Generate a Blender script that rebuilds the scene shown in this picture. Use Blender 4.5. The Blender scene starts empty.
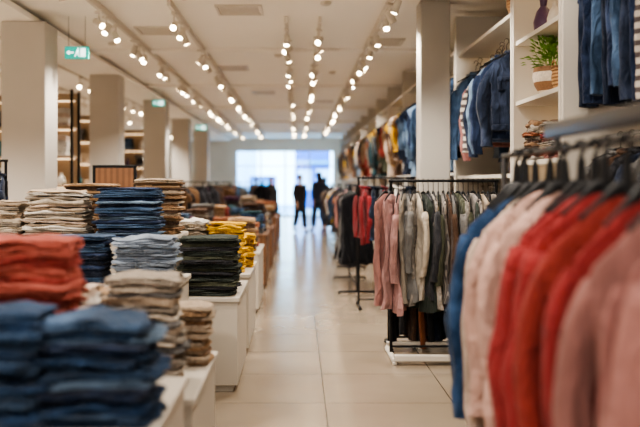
import bpy, bmesh, math, random
from mathutils import Vector, Matrix, noise
random.seed(7)
SC=bpy.context.scene
COL=SC.collection
R=random.uniform
pi=math.pi

# ---------------------------------------------------------------- materials
def lin(c):
    return tuple(((x/255)/12.92 if x/255<=0.04045 else (((x/255)+0.055)/1.055)**2.4) for x in c)
MATS={}
def mat(name,col,rough=.85,var=.18,scale=14,bump=.25,metal=0,emit=0,rnd=.16,stripes=None,fine=220,spec=.4,sheen=0,wrinkle=0,fade=None):
    if name in MATS: return MATS[name]
    m=bpy.data.materials.new(name); m.use_nodes=True
    nt=m.node_tree; N=nt.nodes; L=nt.links
    b=N['Principled BSDF']
    c=lin(col)
    b.inputs['Roughness'].default_value=rough
    b.inputs['Metallic'].default_value=metal
    b.inputs['Specular IOR Level'].default_value=spec
    if sheen: b.inputs['Sheen Weight'].default_value=sheen
    tc=N.new('ShaderNodeTexCoord')
    oi=N.new('ShaderNodeObjectInfo')
    off=N.new('ShaderNodeVectorMath'); off.operation='ADD'
    cx=N.new('ShaderNodeCombineXYZ'); ml=N.new('ShaderNodeMath'); ml.operation='MULTIPLY'; ml.inputs[1].default_value=7.0
    L.new(oi.outputs['Random'],ml.inputs[0]); L.new(ml.outputs[0],cx.inputs[0]); L.new(ml.outputs[0],cx.inputs[1])
    L.new(tc.outputs['Object'],off.inputs[0]); L.new(cx.outputs[0],off.inputs[1])
    nz=N.new('ShaderNodeTexNoise'); nz.inputs['Scale'].default_value=scale; nz.inputs['Detail'].default_value=4
    L.new(off.outputs[0],nz.inputs['Vector'])
    mr=N.new('ShaderNodeMapRange'); mr.inputs['From Min'].default_value=.25; mr.inputs['From Max'].default_value=.75
    mr.inputs['To Min'].default_value=1-var; mr.inputs['To Max'].default_value=1+var
    L.new(nz.outputs['Fac'],mr.inputs['Value'])
    m2=N.new('ShaderNodeMapRange'); m2.inputs['To Min'].default_value=1-rnd; m2.inputs['To Max'].default_value=1+rnd
    L.new(oi.outputs['Random'],m2.inputs['Value'])
    mu=N.new('ShaderNodeMath'); mu.operation='MULTIPLY'
    L.new(mr.outputs[0],mu.inputs[0]); L.new(m2.outputs[0],mu.inputs[1])
    base=N.new('ShaderNodeRGB'); base.outputs[0].default_value=(*c,1)
    src=base.outputs[0]
    if fade:
        n3=N.new('ShaderNodeTexNoise'); n3.inputs['Scale'].default_value=5; n3.inputs['Detail'].default_value=3
        L.new(off.outputs[0],n3.inputs['Vector'])
        m3=N.new('ShaderNodeMapRange'); m3.inputs['From Min'].default_value=.45; m3.inputs['From Max'].default_value=.72; m3.inputs['To Max'].default_value=.7
        L.new(n3.outputs['Fac'],m3.inputs['Value'])
        mf=N.new('ShaderNodeMix'); mf.data_type='RGBA'; L.new(m3.outputs[0],mf.inputs[0]); L.new(src,mf.inputs[6]); mf.inputs[7].default_value=(*lin(fade),1)
        src=mf.outputs[2]
    if stripes:
        wv=N.new('ShaderNodeTexWave'); wv.bands_direction=stripes[2]; wv.inputs['Scale'].default_value=stripes[1]
        L.new(tc.outputs['Object'],wv.inputs['Vector'])
        mx=N.new('ShaderNodeMix'); mx.data_type='RGBA'
        rp=N.new('ShaderNodeMath'); rp.operation='GREATER_THAN'; rp.inputs[1].default_value=.55
        L.new(wv.outputs['Fac'],rp.inputs[0]); L.new(rp.outputs[0],mx.inputs[0])
        L.new(src,mx.inputs[6]); mx.inputs[7].default_value=(*lin(stripes[0]),1)
        src=mx.outputs[2]
    vm=N.new('ShaderNodeVectorMath'); vm.operation='SCALE'
    L.new(src,vm.inputs[0]); L.new(mu.outputs[0],vm.inputs['Scale'])
    L.new(vm.outputs[0],b.inputs['Base Color'])
    last=None
    if wrinkle:
        mp=N.new('ShaderNodeMapping'); mp.inputs['Scale'].default_value=(1,1,.4); L.new(off.outputs[0],mp.inputs[0])
        nw=N.new('ShaderNodeTexNoise'); nw.inputs['Scale'].default_value=14; nw.inputs['Detail'].default_value=4; nw.inputs['Distortion'].default_value=1.4
        L.new(mp.outputs[0],nw.inputs['Vector'])
        bw=N.new('ShaderNodeBump'); bw.inputs['Strength'].default_value=1; bw.inputs['Distance'].default_value=wrinkle
        L.new(nw.outputs['Fac'],bw.inputs['Height']); last=bw
        L.new(bw.outputs[0],b.inputs['Normal'])
    if bump:
        n2=N.new('ShaderNodeTexNoise'); n2.inputs['Scale'].default_value=fine; n2.inputs['Detail'].default_value=2
        L.new(tc.outputs['Object'],n2.inputs['Vector'])
        bp=N.new('ShaderNodeBump'); bp.inputs['Strength'].default_value=bump; bp.inputs['Distance'].default_value=.002
        if last: L.new(last.outputs[0],bp.inputs['Normal'])
        L.new(n2.outputs['Fac'],bp.inputs['Height']); L.new(bp.outputs[0],b.inputs['Normal'])
    if emit:
        b.inputs['Emission Color'].default_value=(*c,1); b.inputs['Emission Strength'].default_value=emit
    MATS[name]=m
    return m
def fab(name,col,**k):
    k.setdefault('rough',.95); k.setdefault('spec',.08); k.setdefault('sheen',.08); k.setdefault('fine',120); k.setdefault('bump',.6); k.setdefault('wrinkle',.04)
    return mat(name,col,**k)
M={}
for n,c in dict(den_dark=(30,37,52),den_navy=(32,42,64),den_mid=(52,70,94),den_near=(38,57,82),den_light=(142,154,170),den_steel=(82,100,120),
    brick=(142,60,54),terra=(166,86,74),red=(150,58,58),dred=(112,38,42),dusty=(158,112,106),dusty2=(146,100,95),blush=(196,160,148),cream=(198,178,162),
    beige=(170,152,132),greige=(142,132,120),grey=(112,110,108),charcoal=(54,54,58),black=(25,25,29),green=(52,58,53),olive=(80,82,68),
    tan=(160,130,100),camel=(130,100,74),brown=(80,61,50),mustard=(214,168,46),white=(210,204,196),ivory=(188,176,160),teal=(46,72,80),
    rust=(142,88,62),sky=(122,146,174),plum=(66,40,58),pink=(168,128,124),blueC=(34,54,82),offw=(184,180,174)).items():
    dn=n.startswith('den') or n=='blueC'
    M[n]=fab('fabric_'+n,c,var=.3 if dn else .16,scale=9,fade=(tuple(min(255,int(v*1.5+20)) for v in c) if dn and n!='den_light' else None))
M['stripe']=fab('fabric_stripe',(190,182,172),stripes=((84,76,76),5,'Z'))
M['stripe2']=fab('fabric_stripe_fine',(160,152,144),stripes=((104,98,98),14,'X'))
M['print']=fab('fabric_print',(142,134,126),var=.7,scale=34)
WHITE=mat('plinth_white',(188,180,168),rough=.45,var=.03,scale=3,bump=.05,rnd=.02)
PANEL=mat('panel_white',(202,195,184),rough=.55,var=.03,scale=2,bump=.05,rnd=.02)
COLM=mat('column_paint',(190,184,176),rough=.7,var=.04,scale=2,bump=.1,rnd=.02)
COLM2=mat('column_paint_light',(168,163,155),rough=.6,var=.04,scale=2,bump=.1,rnd=.02)
WALL=mat('wall_paint',(228,218,204),rough=.85,var=.05,scale=1.5,bump=.1,rnd=0)
CEIL=mat('ceiling_paint',(250,245,236),rough=.9,var=.02,scale=.6,bump=.05,rnd=0)
CHROME=mat('chrome_metal',(190,190,190),rough=.25,var=.05,bump=0,metal=1,rnd=0)
SATIN=mat('satin_metal',(96,96,98),rough=.4,var=.05,bump=0,metal=.9,rnd=0)
BLACKM=mat('black_metal',(30,30,32),rough=.4,var=.05,bump=0,metal=.6,rnd=0)
DARKP=mat('black_plastic',(22,22,24),rough=.5,var=.05,bump=0,rnd=0,spec=.2)
WOOD=mat('wood_brown',(120,84,58),rough=.5,var=.2,scale=6,bump=.1,rnd=0,stripes=((102,70,48),5,'X'))
WOODL=mat('wood_light',(170,146,118),rough=.5,var=.12,scale=5,bump=.1,rnd=0)
TRACK=mat('track_white',(214,206,194),rough=.5,var=.02,bump=0,rnd=0)
LENS=mat('lamp_glow',(255,232,194),emit=36,var=0,bump=0,rnd=0)
LED=mat('shelf_led',(255,224,182),emit=8,var=0,bump=0,rnd=0)
LED2=mat('shelf_led_dim',(255,224,182),emit=2.5,var=0,bump=0,rnd=0)
GREENE=mat('sign_green',(10,150,135),emit=1.1,var=0,bump=0,rnd=0)
SIGNW=mat('sign_white',(235,255,250),emit=1.8,var=0,bump=0,rnd=0)
WICK=mat('wicker',(176,138,96),rough=.8,var=.3,scale=60,bump=.8,fine=80,stripes=((120,86,54),12,'Z'))
CERAM=mat('pot_ceramic',(224,214,200),rough=.4,var=.05,bump=.05)
LEAF=mat('leaf_green',(112,156,54),rough=.5,var=.3,scale=20,bump=.1)
SKIN=mat('skin',(186,142,118),rough=.6,var=.05,bump=.05)
HAIR=mat('hair_dark',(34,26,22),rough=.7,var=.2,bump=.3)

# ---------------------------------------------------------------- mesh builder
class G:
    def __init__(s): s.v=[]; s.f=[]
    def loft(s,rings,cap=True,closed=True):
        b=len(s.v); n=len(rings[0])
        for r in rings: s.v+=[tuple(p) for p in r]
        for i in range(len(rings)-1):
            for j in range(n if closed else n-1):
                a=b+i*n+j; c=b+i*n+(j+1)%n
                s.f.append((a,c,c+n,a+n))
        if cap:
            s.f.append(tuple(b+j for j in range(n-1,-1,-1)))
            s.f.append(tuple(b+(len(rings)-1)*n+j for j in range(n)))
        return s
    def tube(s,path,r,n=8,flat=1):
        P=[Vector(p) for p in path]; rr=r if isinstance(r,(list,tuple)) else [r]*len(P)
        rings=[]
        ref=None
        for i,p in enumerate(P):
            t=(P[min(i+1,len(P)-1)]-P[max(i-1,0)]).normalized()
            if ref is None:
                ref=Vector((0,1,0)) if abs(t.y)<.9 else Vector((1,0,0))
            u=(ref-t*ref.dot(t)).normalized(); w=t.cross(u)
            ref=u
            rings.append([p+(u*math.cos(2*pi*k/n)*flat+w*math.sin(2*pi*k/n))*rr[i] for k in range(n)])
        return s.loft(rings)
    def box(s,x0,x1,y0,y1,z0,z1,bev=.004):
        bm=bmesh.new(); bmesh.ops.create_cube(bm,size=1)
        for v in bm.verts:
            v.co=Vector(((x0+x1)/2+v.co.x*(x1-x0),(y0+y1)/2+v.co.y*(y1-y0),(z0+z1)/2+v.co.z*(z1-z0)))
        if bev: bmesh.ops.bevel(bm,geom=list(bm.edges),offset=bev,segments=2,affect='EDGES',profile=.5)
        b=len(s.v); bm.verts.index_update()
        s.v+=[tuple(v.co) for v in bm.verts]
        s.f+=[tuple(b+v.index for v in f.verts) for f in bm.faces]
        bm.free(); return s
    def lathe(s,prof,n=20,c=(0,0)):
        return s.loft([[(c[0]+r*math.cos(2*pi*k/n),c[1]+r*math.sin(2*pi*k/n),z) for k in range(n)] for r,z in prof])
    def mesh(s,name,m,smooth=True,ang=40):
        me=bpy.data.meshes.new(name); me.from_pydata(s.v,[],s.f)
        bm=bmesh.new(); bm.from_mesh(me); bmesh.ops.recalc_face_normals(bm,faces=bm.faces)
        lim=math.radians(ang)
        for f in bm.faces: f.smooth=smooth
        for e in bm.edges:
            if len(e.link_faces)==2 and e.calc_face_angle(0)>lim: e.smooth=False
        bm.to_mesh(me); bm.free()
        me.materials.append(m); return me
def ob(name,me,loc=(0,0,0),rot=(0,0,0),parent=None,scale=None):
    o=bpy.data.objects.new(name,me); COL.objects.link(o)
    o.location=loc; o.rotation_euler=rot
    if scale: o.scale=scale
    if parent: o.parent=parent
    return o
def tag(o,label,cat,group=None):
    o['label']=label; o['category']=cat
    if group: o['group']=group
    return o
def empty(name,loc,label,cat,group=None):
    o=bpy.data.objects.new(name,None); o.empty_display_size=.1; COL.objects.link(o); o.location=loc
    return tag(o,label,cat,group)
def struct(o,label=None):
    o['kind']='structure'
    if label: o['label']=label
    return o
def setmat(o,m):
    for s in o.material_slots:
        s.link='OBJECT'; s.material=m
def dup(o,name,loc,rot,m=None,scale=None,label=None,cat=None,group=None):
    c=o.copy(); c.name=name; COL.objects.link(c); c.location=loc; c.rotation_euler=rot
    if scale: c.scale=scale
    for k in o.children:
        q=k.copy(); q.name=k.name.split('.')[0]; COL.objects.link(q); q.parent=c
        q.matrix_parent_inverse=Matrix()
        if m and k.get('match'): setmat(q,m)
    if m: setmat(c,m)
    if label: c['label']=label
    if cat: c['category']=cat
    if group: c['group']=group
    return c
TEMPL=[]   # templates removed at the end

# ---------------------------------------------------------------- room
XL,XR,Y0,Y1,ZC=-6.5,2.45,-2.5,38.0,3.5
fl=struct(ob('floor',G().box(XL,XR,Y0,Y1,-.1,0,0).mesh('floor',WHITE,False)),'glossy cream tiled floor')
fm=bpy.data.materials.new('floor_tiles'); fm.use_nodes=True
nt=fm.node_tree; N=nt.nodes; L=nt.links; b=N['Principled BSDF']
g=N.new('ShaderNodeNewGeometry'); sp=N.new('ShaderNodeSeparateXYZ'); L.new(g.outputs['Position'],sp.inputs[0])
def grout(sock,off,size,w):
    a=N.new('ShaderNodeMath'); a.operation='SUBTRACT'; L.new(sock,a.inputs[0]); a.inputs[1].default_value=off
    d=N.new('ShaderNodeMath'); d.operation='DIVIDE'; L.new(a.outputs[0],d.inputs[0]); d.inputs[1].default_value=size
    f=N.new('ShaderNodeMath'); f.operation='FRACT'; L.new(d.outputs[0],f.inputs[0])
    s=N.new('ShaderNodeMath'); s.operation='SUBTRACT'; L.new(f.outputs[0],s.inputs[0]); s.inputs[1].default_value=.5
    ab=N.new('ShaderNodeMath'); ab.operation='ABSOLUTE'; L.new(s.outputs[0],ab.inputs[0])
    gt=N.new('ShaderNodeMath'); gt.operation='GREATER_THAN'; L.new(ab.outputs[0],gt.inputs[0]); gt.inputs[1].default_value=.5-w/size/2
    return gt.outputs[0]
gx=grout(sp.outputs[0],.19,.9,.009); gy=grout(sp.outputs[1],5.96,.9,.008)
mx=N.new('ShaderNodeMath'); mx.operation='MAXIMUM'; L.new(gx,mx.inputs[0]); L.new(gy,mx.inputs[1])
nz=N.new('ShaderNodeTexNoise'); nz.inputs['Scale'].default_value=1.3; nz.inputs['Detail'].default_value=5; L.new(g.outputs['Position'],nz.inputs['Vector'])
cr=N.new('ShaderNodeMix'); cr.data_type='RGBA'; L.new(nz.outputs['Fac'],cr.inputs[0]); cr.inputs[6].default_value=(*lin((134,120,103)),1); cr.inputs[7].default_value=(*lin((156,142,124)),1)
c2=N.new('ShaderNodeMix'); c2.data_type='RGBA'; L.new(mx.outputs[0],c2.inputs[0]); L.new(cr.outputs[2],c2.inputs[6]); c2.inputs[7].default_value=(*lin((82,70,58)),1)
L.new(c2.outputs[2],b.inputs['Base Color']); b.inputs['Specular IOR Level'].default_value=.95
rr_=N.new('ShaderNodeMapRange'); rr_.inputs['To Min'].default_value=.13; rr_.inputs['To Max'].default_value=.25; L.new(nz.outputs['Fac'],rr_.inputs['Value']); L.new(rr_.outputs[0],b.inputs['Roughness'])
fl.data.materials[0]=fm
struct(ob('ceiling',G().box(XL,XR,Y0,Y1,ZC,ZC+.1,0).mesh('ceiling',CEIL,False)),'pale cream painted ceiling')
struct(ob('wall_left',G().box(XL-.1,XL,Y0,Y1,0,ZC,0).mesh('wl',WALL,False)),'beige side wall')
struct(ob('wall_right',G().box(XR,XR+.1,Y0,Y1,0,ZC,0).mesh('wr',WALL,False)),'beige side wall')
struct(ob('wall_back',G().box(XL,XR,Y0-.1,Y0,0,ZC,0).mesh('wb',WALL,False)),'beige rear wall')
WX0,WX1,WZ=-2.75,1.6,2.95
gw=G(); gw.box(XL,WX0,Y1,Y1+.15,0,ZC,0); gw.box(WX1,XR,Y1,Y1+.15,0,ZC,0); gw.box(WX0,WX1,Y1,Y1+.15,WZ,ZC,0)
struct(ob('wall_front',gw.mesh('wf',WALL,False)),'end wall around the glazed entrance')
GLASS=bpy.data.materials.new('entrance_glass'); GLASS.use_nodes=True
gn=GLASS.node_tree; gn.nodes.clear()
o_=gn.nodes.new('ShaderNodeOutputMaterial'); t_=gn.nodes.new('ShaderNodeBsdfTransparent'); s_=gn.nodes.new('ShaderNodeBsdfGlossy'); x_=gn.nodes.new('ShaderNodeMixShader')
s_.inputs['Roughness'].default_value=.05; x_.inputs[0].default_value=.06; t_.inputs[0].default_value=(.95,.98,1,1)
gn.links.new(t_.outputs[0],x_.inputs[1]); gn.links.new(s_.outputs[0],x_.inputs[2]); gn.links.new(x_.outputs[0],o_.inputs[0])
nx=4; ww=(WX1-WX0)/nx
for i in range(nx):
    a=WX0+i*ww
    struct(ob('window_%d'%(i+1),G().box(a+.04,a+ww-.04,Y1+.06,Y1+.08,.06,WZ-.04,0).mesh('pane',GLASS,False)),'tall clear glass entrance pane')
    gg=G(); gg.box(a,a+.03,Y1+.02,Y1+.12,0,WZ,.004); gg.box(a+ww-.03,a+ww,Y1+.02,Y1+.12,0,WZ,.004); gg.box(a+.03,a+ww-.03,Y1+.02,Y1+.12,0,.06,.004); gg.box(a+.03,a+ww-.03,Y1+.02,Y1+.12,2.25,2.29,.004); gg.box(a+.03,a+ww-.03,Y1+.02,Y1+.12,WZ-.04,WZ,.004)
    struct(ob('trim_%d'%(i+1),gg.mesh('frame',CHROME,False)),'metal frame of the glass entrance')
for i,(yy) in enumerate((7.9,12.4,17,22,27,32)):
    struct(ob('trim_%d'%(i+10),G().box(XL,XR,yy,yy+.22,ZC-.05,ZC-.0005,.004).mesh('beam',CEIL,False)),'shallow cross rib on the ceiling')
struct(ob('trim_20',G().box(XL+.01,-3.0,Y0+.02,Y1-.02,ZC-.12,ZC-.055,.004).mesh('soffit',CEIL,False)),'lowered ceiling soffit above the column row')
# outside
PAVE=mat('pavement',(160,192,222),rough=.8,var=.08,scale=2,bump=.1,rnd=0)
FAC=mat('facade_blue',(20,96,190),rough=.6,var=.1,scale=1,bump=0,rnd=0)
FAC2=mat('facade_white',(206,230,250),rough=.7,var=.06,scale=1,bump=0,rnd=0)
FAC3=mat('facade_teal',(60,150,190),rough=.7,var=.06,scale=1,bump=0,rnd=0)
struct(ob('floor_outside',G().box(-14,14,Y1+.15,60,-.1,0,0).mesh('pave',PAVE,False)),'pale pavement outside the entrance')
gg=G(); gg.box(-12,-2.6,52,54,0,8,.05)
for i in range(7):
    for j in range(2): gg.box(-11.5+i*1.25,-10.7+i*1.25,51.9,52,.8+j*3,2.8+j*3,.02)
tag(ob('street_building',gg.mesh('bw',FAC2,False)),'pale building across the street','building')
e=empty('street_building',(.8,50,0),'blue fronted kiosk building across the street','building')
gg=G(); gg.box(-1.0,1.1,0,3,0,3.4,.05); ob('wall_body',gg.mesh('bb',FAC,False),parent=e)
for i in range(2): ob('shop_window',G().box(-.85+i*1.1,.0+i*1.1,-.1,0,1.1,2.3,.02).mesh('sw',FAC2,False),parent=e)
ob('awning',G().box(-1.0,1.1,-.6,0,2.6,2.8,.02).mesh('aw',FAC3,False),parent=e)
e=empty('street_kiosk',(-1.95,47,0),'low blue street kiosk outside the entrance','kiosk')
ob('kiosk_body',G().box(-.75,.75,0,1.2,0,1.9,.1).mesh('bk',mat('facade_navy',(40,96,160),rough=.6,bump=0,rnd=0),False),parent=e)
ob('counter',G().box(-.65,.65,-.15,0,.9,1.0,.02).mesh('bk2',FAC2,False),parent=e)
ob('hatch',G().box(-.55,.55,-.02,.0,1.05,1.6,.005).mesh('bk3',FAC3,False),parent=e)

struct(ob('baseboard_right',G().box(XR-.02,XR,Y0,Y1,0,.1,.003).mesh('bbr',WHITE,False)),'white baseboard')
struct(ob('baseboard_left',G().box(XL,XL+.02,Y0,Y1,0,.1,.003).mesh('bbl',WHITE,False)),'white baseboard')
def column(x,y,w,d,m,lab,zt=ZC):
    gg=G(); gg.box(x-w/2,x+w/2,y-d/2,y+d/2,0,zt,.012); gg.box(x-w/2-.012,x+w/2+.012,y-d/2-.012,y+d/2+.012,0,.12,.004)
    o=ob('column',gg.mesh('column',m,False)); tag(o,lab,'column','square store columns'); return o
for x,y in [(-3.12,9.9),(-3.3,14.7),(-3.2,19.2),(-3.4,24.8),(-3.4,30)]:
    column(x,y,.5,.5,COLM,'square greige painted column beside the display floor',ZC-.122)
column(1.47,9.25,.32,.32,COLM2,'square pale grey painted column beside the wall racks')

# ---------------------------------------------------------------- folded garments
def rrect(w,d,r,ns=9,nc=4):
    pts=[];nr=[]
    cs=[(w/2-r,-d/2+r,-pi/2),(w/2-r,d/2-r,0),(-w/2+r,d/2-r,pi/2),(-w/2+r,-d/2+r,pi)]
    for i,(cx,cy,a0) in enumerate(cs):
        for k in range(nc+1):
            a=a0+k/nc*pi/2; pts.append(Vector((cx+r*math.cos(a),cy+r*math.sin(a),0))); nr.append(Vector((math.cos(a),math.sin(a),0)))
        nxx=cs[(i+1)%4]; a=a0+pi/2
        p=pts[-1]; q=Vector((nxx[0]+r*math.cos(nxx[2]),nxx[1]+r*math.sin(nxx[2]),0))
        for k in range(1,ns): pts.append(p.lerp(q,k/ns)); nr.append(Vector((math.cos(a),math.sin(a),0)))
    return pts,nr
def folded(w,d,h,lobes,seed,mess=1.0):
    P,NR=rrect(w,d,.045,13)
    rings=[]
    prof=[('s',.4,0.004,0),('s',.85,0.002,0)]
    lh=h/lobes
    for k in range(lobes):
        for t in (.05,.2,.35,.5,.65,.8,.95):
            bul=math.sqrt(max(0,1-(2*t-1)**2))
            prof.append(('i',(1-bul)*min(lh*.95,.024),k*lh+lh*t,k))
    prof+=[('s',.92,h*.995,lobes),('s',.7,h*1.0,lobes),('s',.4,h*1.0,lobes),('s',.08,h*1.0,lobes)]
    for kind,a,z,k in prof:
        ring=[]
        for p,nn in zip(P,NR):
            lay=noise.noise(Vector((p.x*8+k*5.3+seed*3.1,p.y*8,seed+k*2.2)))*.018*mess+noise.noise(Vector((p.x*22+k*3.3+seed,p.y*22,seed)))*.005*mess
            if kind=='s': q=Vector((p.x*a,p.y*a,z))+nn*lay*a
            else: q=p-nn*a+nn*lay; q.z=z
            e=min(1,max(abs(p.x)/(w/2),abs(p.y)/(d/2)))
            aa=a if kind=='s' else 1
            wob=noise.noise(Vector((p.x*aa*8+seed,p.y*aa*8,seed*2.7)))*.012*(z/h)*(.25+.75*e)*mess
            wob+=noise.noise(Vector((p.x*aa*20+seed,p.y*aa*20,seed*1.7)))*.004*(z/h)*mess
            droop=.007*(abs(p.x)/(w/2))**3+.006*(abs(p.y)/(d/2))**3
            if kind=='s': droop*=a
            q.z=q.z+wob-droop*mess
            ring.append(q)
        rings.append(ring)
    return G().loft(rings)
FW,FD,FH=.38,.30,.036
FT=[]
for i in range(18):
    o=ob('folded_garment',folded(FW,FD,FH,[2,2,1,3,2,1,2,3,2][i%9],i*1.7+1,1.0 if i<9 else 1.95).mesh('folded_%d'%i,M['beige'],True,75)); FT.append(o); TEMPL.append(o)
def stack(x,y,z,ztop,cols,w=.38,d=.30,th=.03,kind='folded_jeans',label='',cat='jeans',group='',rotz=0,jit=.014,var=None,mess=False):
    n=max(1,round((ztop-z)/th)); hs=[R(.6,1.4) for _ in range(n)]; sm=sum(hs); zz=z+.008+(.004 if mess else 0)
    lx=R(-.02,.02)
    rr=.03 if mess else .012
    for i in range(n):
        h=hs[i]/sm*(ztop-z)
        t=random.choice(FT[9:] if mess else FT[:9])
        m=cols[i%len(cols)] if len(cols)>3 else random.choice(cols)
        dup(t,kind,(x+R(-jit,jit)+lx*i/n,y+R(-jit,jit),zz),(R(-rr,rr),R(-rr,rr),rotz+R(-.1,.1)+(pi if random.random()<.4 else 0)),M[m],
            (w/FW*R(.90,1.07),d/FD*R(.90,1.05),h/FH*1.0),label,cat,group)
        zz+=h
def plinth(x0,x1,y0,y1,z,lab='white painted display plinth stacked with folded clothes',m=WHITE):
    gg=G(); gg.box(x0+.015,x1-.015,y0+.015,y1-.015,0.05,z-.035,.004); gg.box(x0+.05,x1-.05,y0+.05,y1-.05,0,.05,.002)
    e=empty('display_plinth',((x0+x1)/2,(y0+y1)/2,0),lab,'display table','display plinths along the aisle')
    ob('plinth_body',gg.mesh('pb',m,False),(-(x0+x1)/2,-(y0+y1)/2,0),parent=e)
    ob('plinth_top',G().box(x0,x1,y0,y1,z-.035,z,.006).mesh('pt',m,False),(-(x0+x1)/2,-(y0+y1)/2,0),parent=e)
E=-.45
plinth(-2.1,E-.02,2.45,3.63,.72)
plinth(-2.1,E,3.72,4.78,.60)
plinth(-2.3,-.76,5.25,6.05,.90)
plinth(-.93,E+.02,6.24,7.35,.70)
plinth(-2.45,-.96,6.35,7.45,1.12)
plinth(-1.7,E+.02,7.65,8.95,.72)
SW=dict(kind='folded_sweater',cat='sweater'); SH=dict(kind='folded_shirt',cat='shirt')
stack(-.69,3.0,.72,1.085,['den_near','den_mid','blueC','den_near','den_navy','den_steel'],w=.38,d=.32,th=.026,label='folded mid-blue denim jeans in a tall stack',group='near stack of blue jeans',jit=.03,mess=True)
stack(-1.06,2.96,.72,1.11,['den_near','blueC','den_near','den_mid'],w=.39,d=.32,th=.026,label='folded mid-blue denim jeans in a tall stack',group='near stack of blue jeans',jit=.03,mess=True)
stack(-1.06,3.40,.72,1.325,['brick','terra','terra','brick','terra'],w=.38,d=.28,th=.034,label='folded brick-red knit sweater in a tall stack',group='stack of brick-red sweaters',jit=.018,mess=True,**SW)
stack(-1.50,3.40,.72,1.30,['terra','brick'],w=.37,d=.28,th=.036,label='folded brick-red knit sweater in a tall stack',group='stack of brick-red sweaters',jit=.018,mess=True,**SW)
stack(-.71,4.0,.60,1.11,['greige','beige','grey','ivory','greige'],w=.34,d=.28,th=.024,kind='folded_trousers',cat='trousers',label='folded grey-beige trousers in a stack',group='stack of grey-beige trousers',mess=True)
stack(-1.08,3.95,.60,1.06,['cream','ivory','white'],w=.32,d=.28,th=.026,label='folded cream sweater in a stack',group='stack of cream sweaters',mess=True,**SW)
stack(-.61,4.5,.60,.90,['tan','beige','camel','beige'],w=.28,d=.28,th=.022,label='folded tan shirt in a low stack on the plinth',group='stack of tan shirts',**SH)
stack(-.98,4.5,.60,.98,['beige','tan','cream'],w=.32,d=.28,th=.028,label='folded beige shirt in a stack',group='stack of tan shirts',**SH)
stack(-.99,5.55,.90,1.19,['den_light','den_light','offw'],w=.39,d=.30,th=.022,label='folded light-wash denim jeans in a stack',group='stack of light-wash jeans',mess=True)
stack(-1.41,5.55,.90,1.2,['den_navy','den_dark','den_mid'],w=.36,d=.30,th=.024,label='folded dark blue jeans in a stack',group='stack of dark jeans')
stack(-1.82,5.6,.90,1.16,['ivory','cream'],w=.38,d=.30,th=.03,label='folded ivory shirt in a stack',group='stack of ivory shirts',**SH)
stack(-.68,6.46,.70,1.135,['green','green','charcoal','olive'],w=.44,d=.32,th=.024,kind='folded_trousers',cat='trousers',label='folded dark green trousers in a tall stack',group='stack of dark green trousers')
stack(-.70,6.98,.70,1.1,['charcoal','green','olive'],w=.42,d=.32,th=.03,kind='folded_trousers',cat='trousers',label='folded dark green trousers in a tall stack',group='stack of dark green trousers')
stack(-1.30,6.55,1.12,1.50,['den_mid','den_navy','den_steel','den_navy','den_mid'],w=.48,d=.30,th=.022,label='folded blue denim jeans in a tall stack',group='stack of navy jeans')
stack(-1.83,6.55,1.12,1.48,['cream','ivory','greige','white','beige'],w=.46,d=.30,th=.024,label='folded cream and grey sweater in a stack',group='stack of pale sweaters',mess=True,**SW)
stack(-2.24,6.6,1.12,1.40,['greige','ivory','beige'],w=.26,d=.30,th=.03,label='folded grey-beige sweater in a stack',group='stack of pale sweaters',**SW)
stack(-1.72,7.12,1.12,1.53,['camel','brown','tan'],w=.42,d=.30,th=.034,label='folded brown sweater in a stack',group='stack of brown sweaters',**SW)
stack(-1.17,7.12,1.12,1.57,['tan','camel','beige','brown'],w=.38,d=.30,th=.024,label='folded tan sweater in a stack',group='stack of brown sweaters',**SW)
stack(-.66,7.9,.72,1.17,['mustard'],w=.34,d=.28,th=.032,label='folded mustard yellow sweater in a stack',group='stack of mustard sweaters',mess=True,**SW)
stack(-.585,8.35,.72,1.04,['mustard','mustard','mustard','camel'],w=.3,d=.28,th=.028,label='folded mustard yellow sweater in a stack',group='stack of mustard sweaters',mess=True,**SW)
stack(-1.0,7.9,.72,1.2,['white','ivory','offw'],w=.32,d=.28,th=.034,label='folded white shirt in a stack',group='stack of white shirts',mess=True,**SH)
stack(-1.45,7.95,.72,1.12,['beige','tan','camel'],w=.34,d=.28,th=.034,label='folded beige shirt in a stack',group='stack of beige shirts',**SH)
stack(-1.0,8.5,.72,1.12,['rust','brown','camel'],w=.34,d=.28,th=.04,label='folded rust sweater in a stack',group='stack of rust sweaters',**SW)
far=[(10.0,11.4),(12.4,13.8),(15.2,16.6),(18.4,19.8),(22,23.4)]
pal=[['camel','brown','tan'],['charcoal','grey','brown'],['den_mid','teal','grey'],['rust','brick','camel'],['beige','greige','brown'],['plum','charcoal','brown']]
for k,(a,b_) in enumerate(far):
    zt=.78 if k%2 else .72
    plinth(-1.75,E,a,b_,zt,m=WHITE if k<1 else WOOD)
    for ix,xx in enumerate((-.68,-1.10,-1.50)):
        for iy in range(2):
            c=pal[(k*2+ix+iy*3)%6]
            stack(xx,a+.3+iy*.7,zt,zt+R(.2,.45),c,w=.34,d=.3,th=.05,kind='folded_pullover',cat='sweater',label='folded pullover in muted colours on a plinth',group='stacks on the farther plinths')
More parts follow.
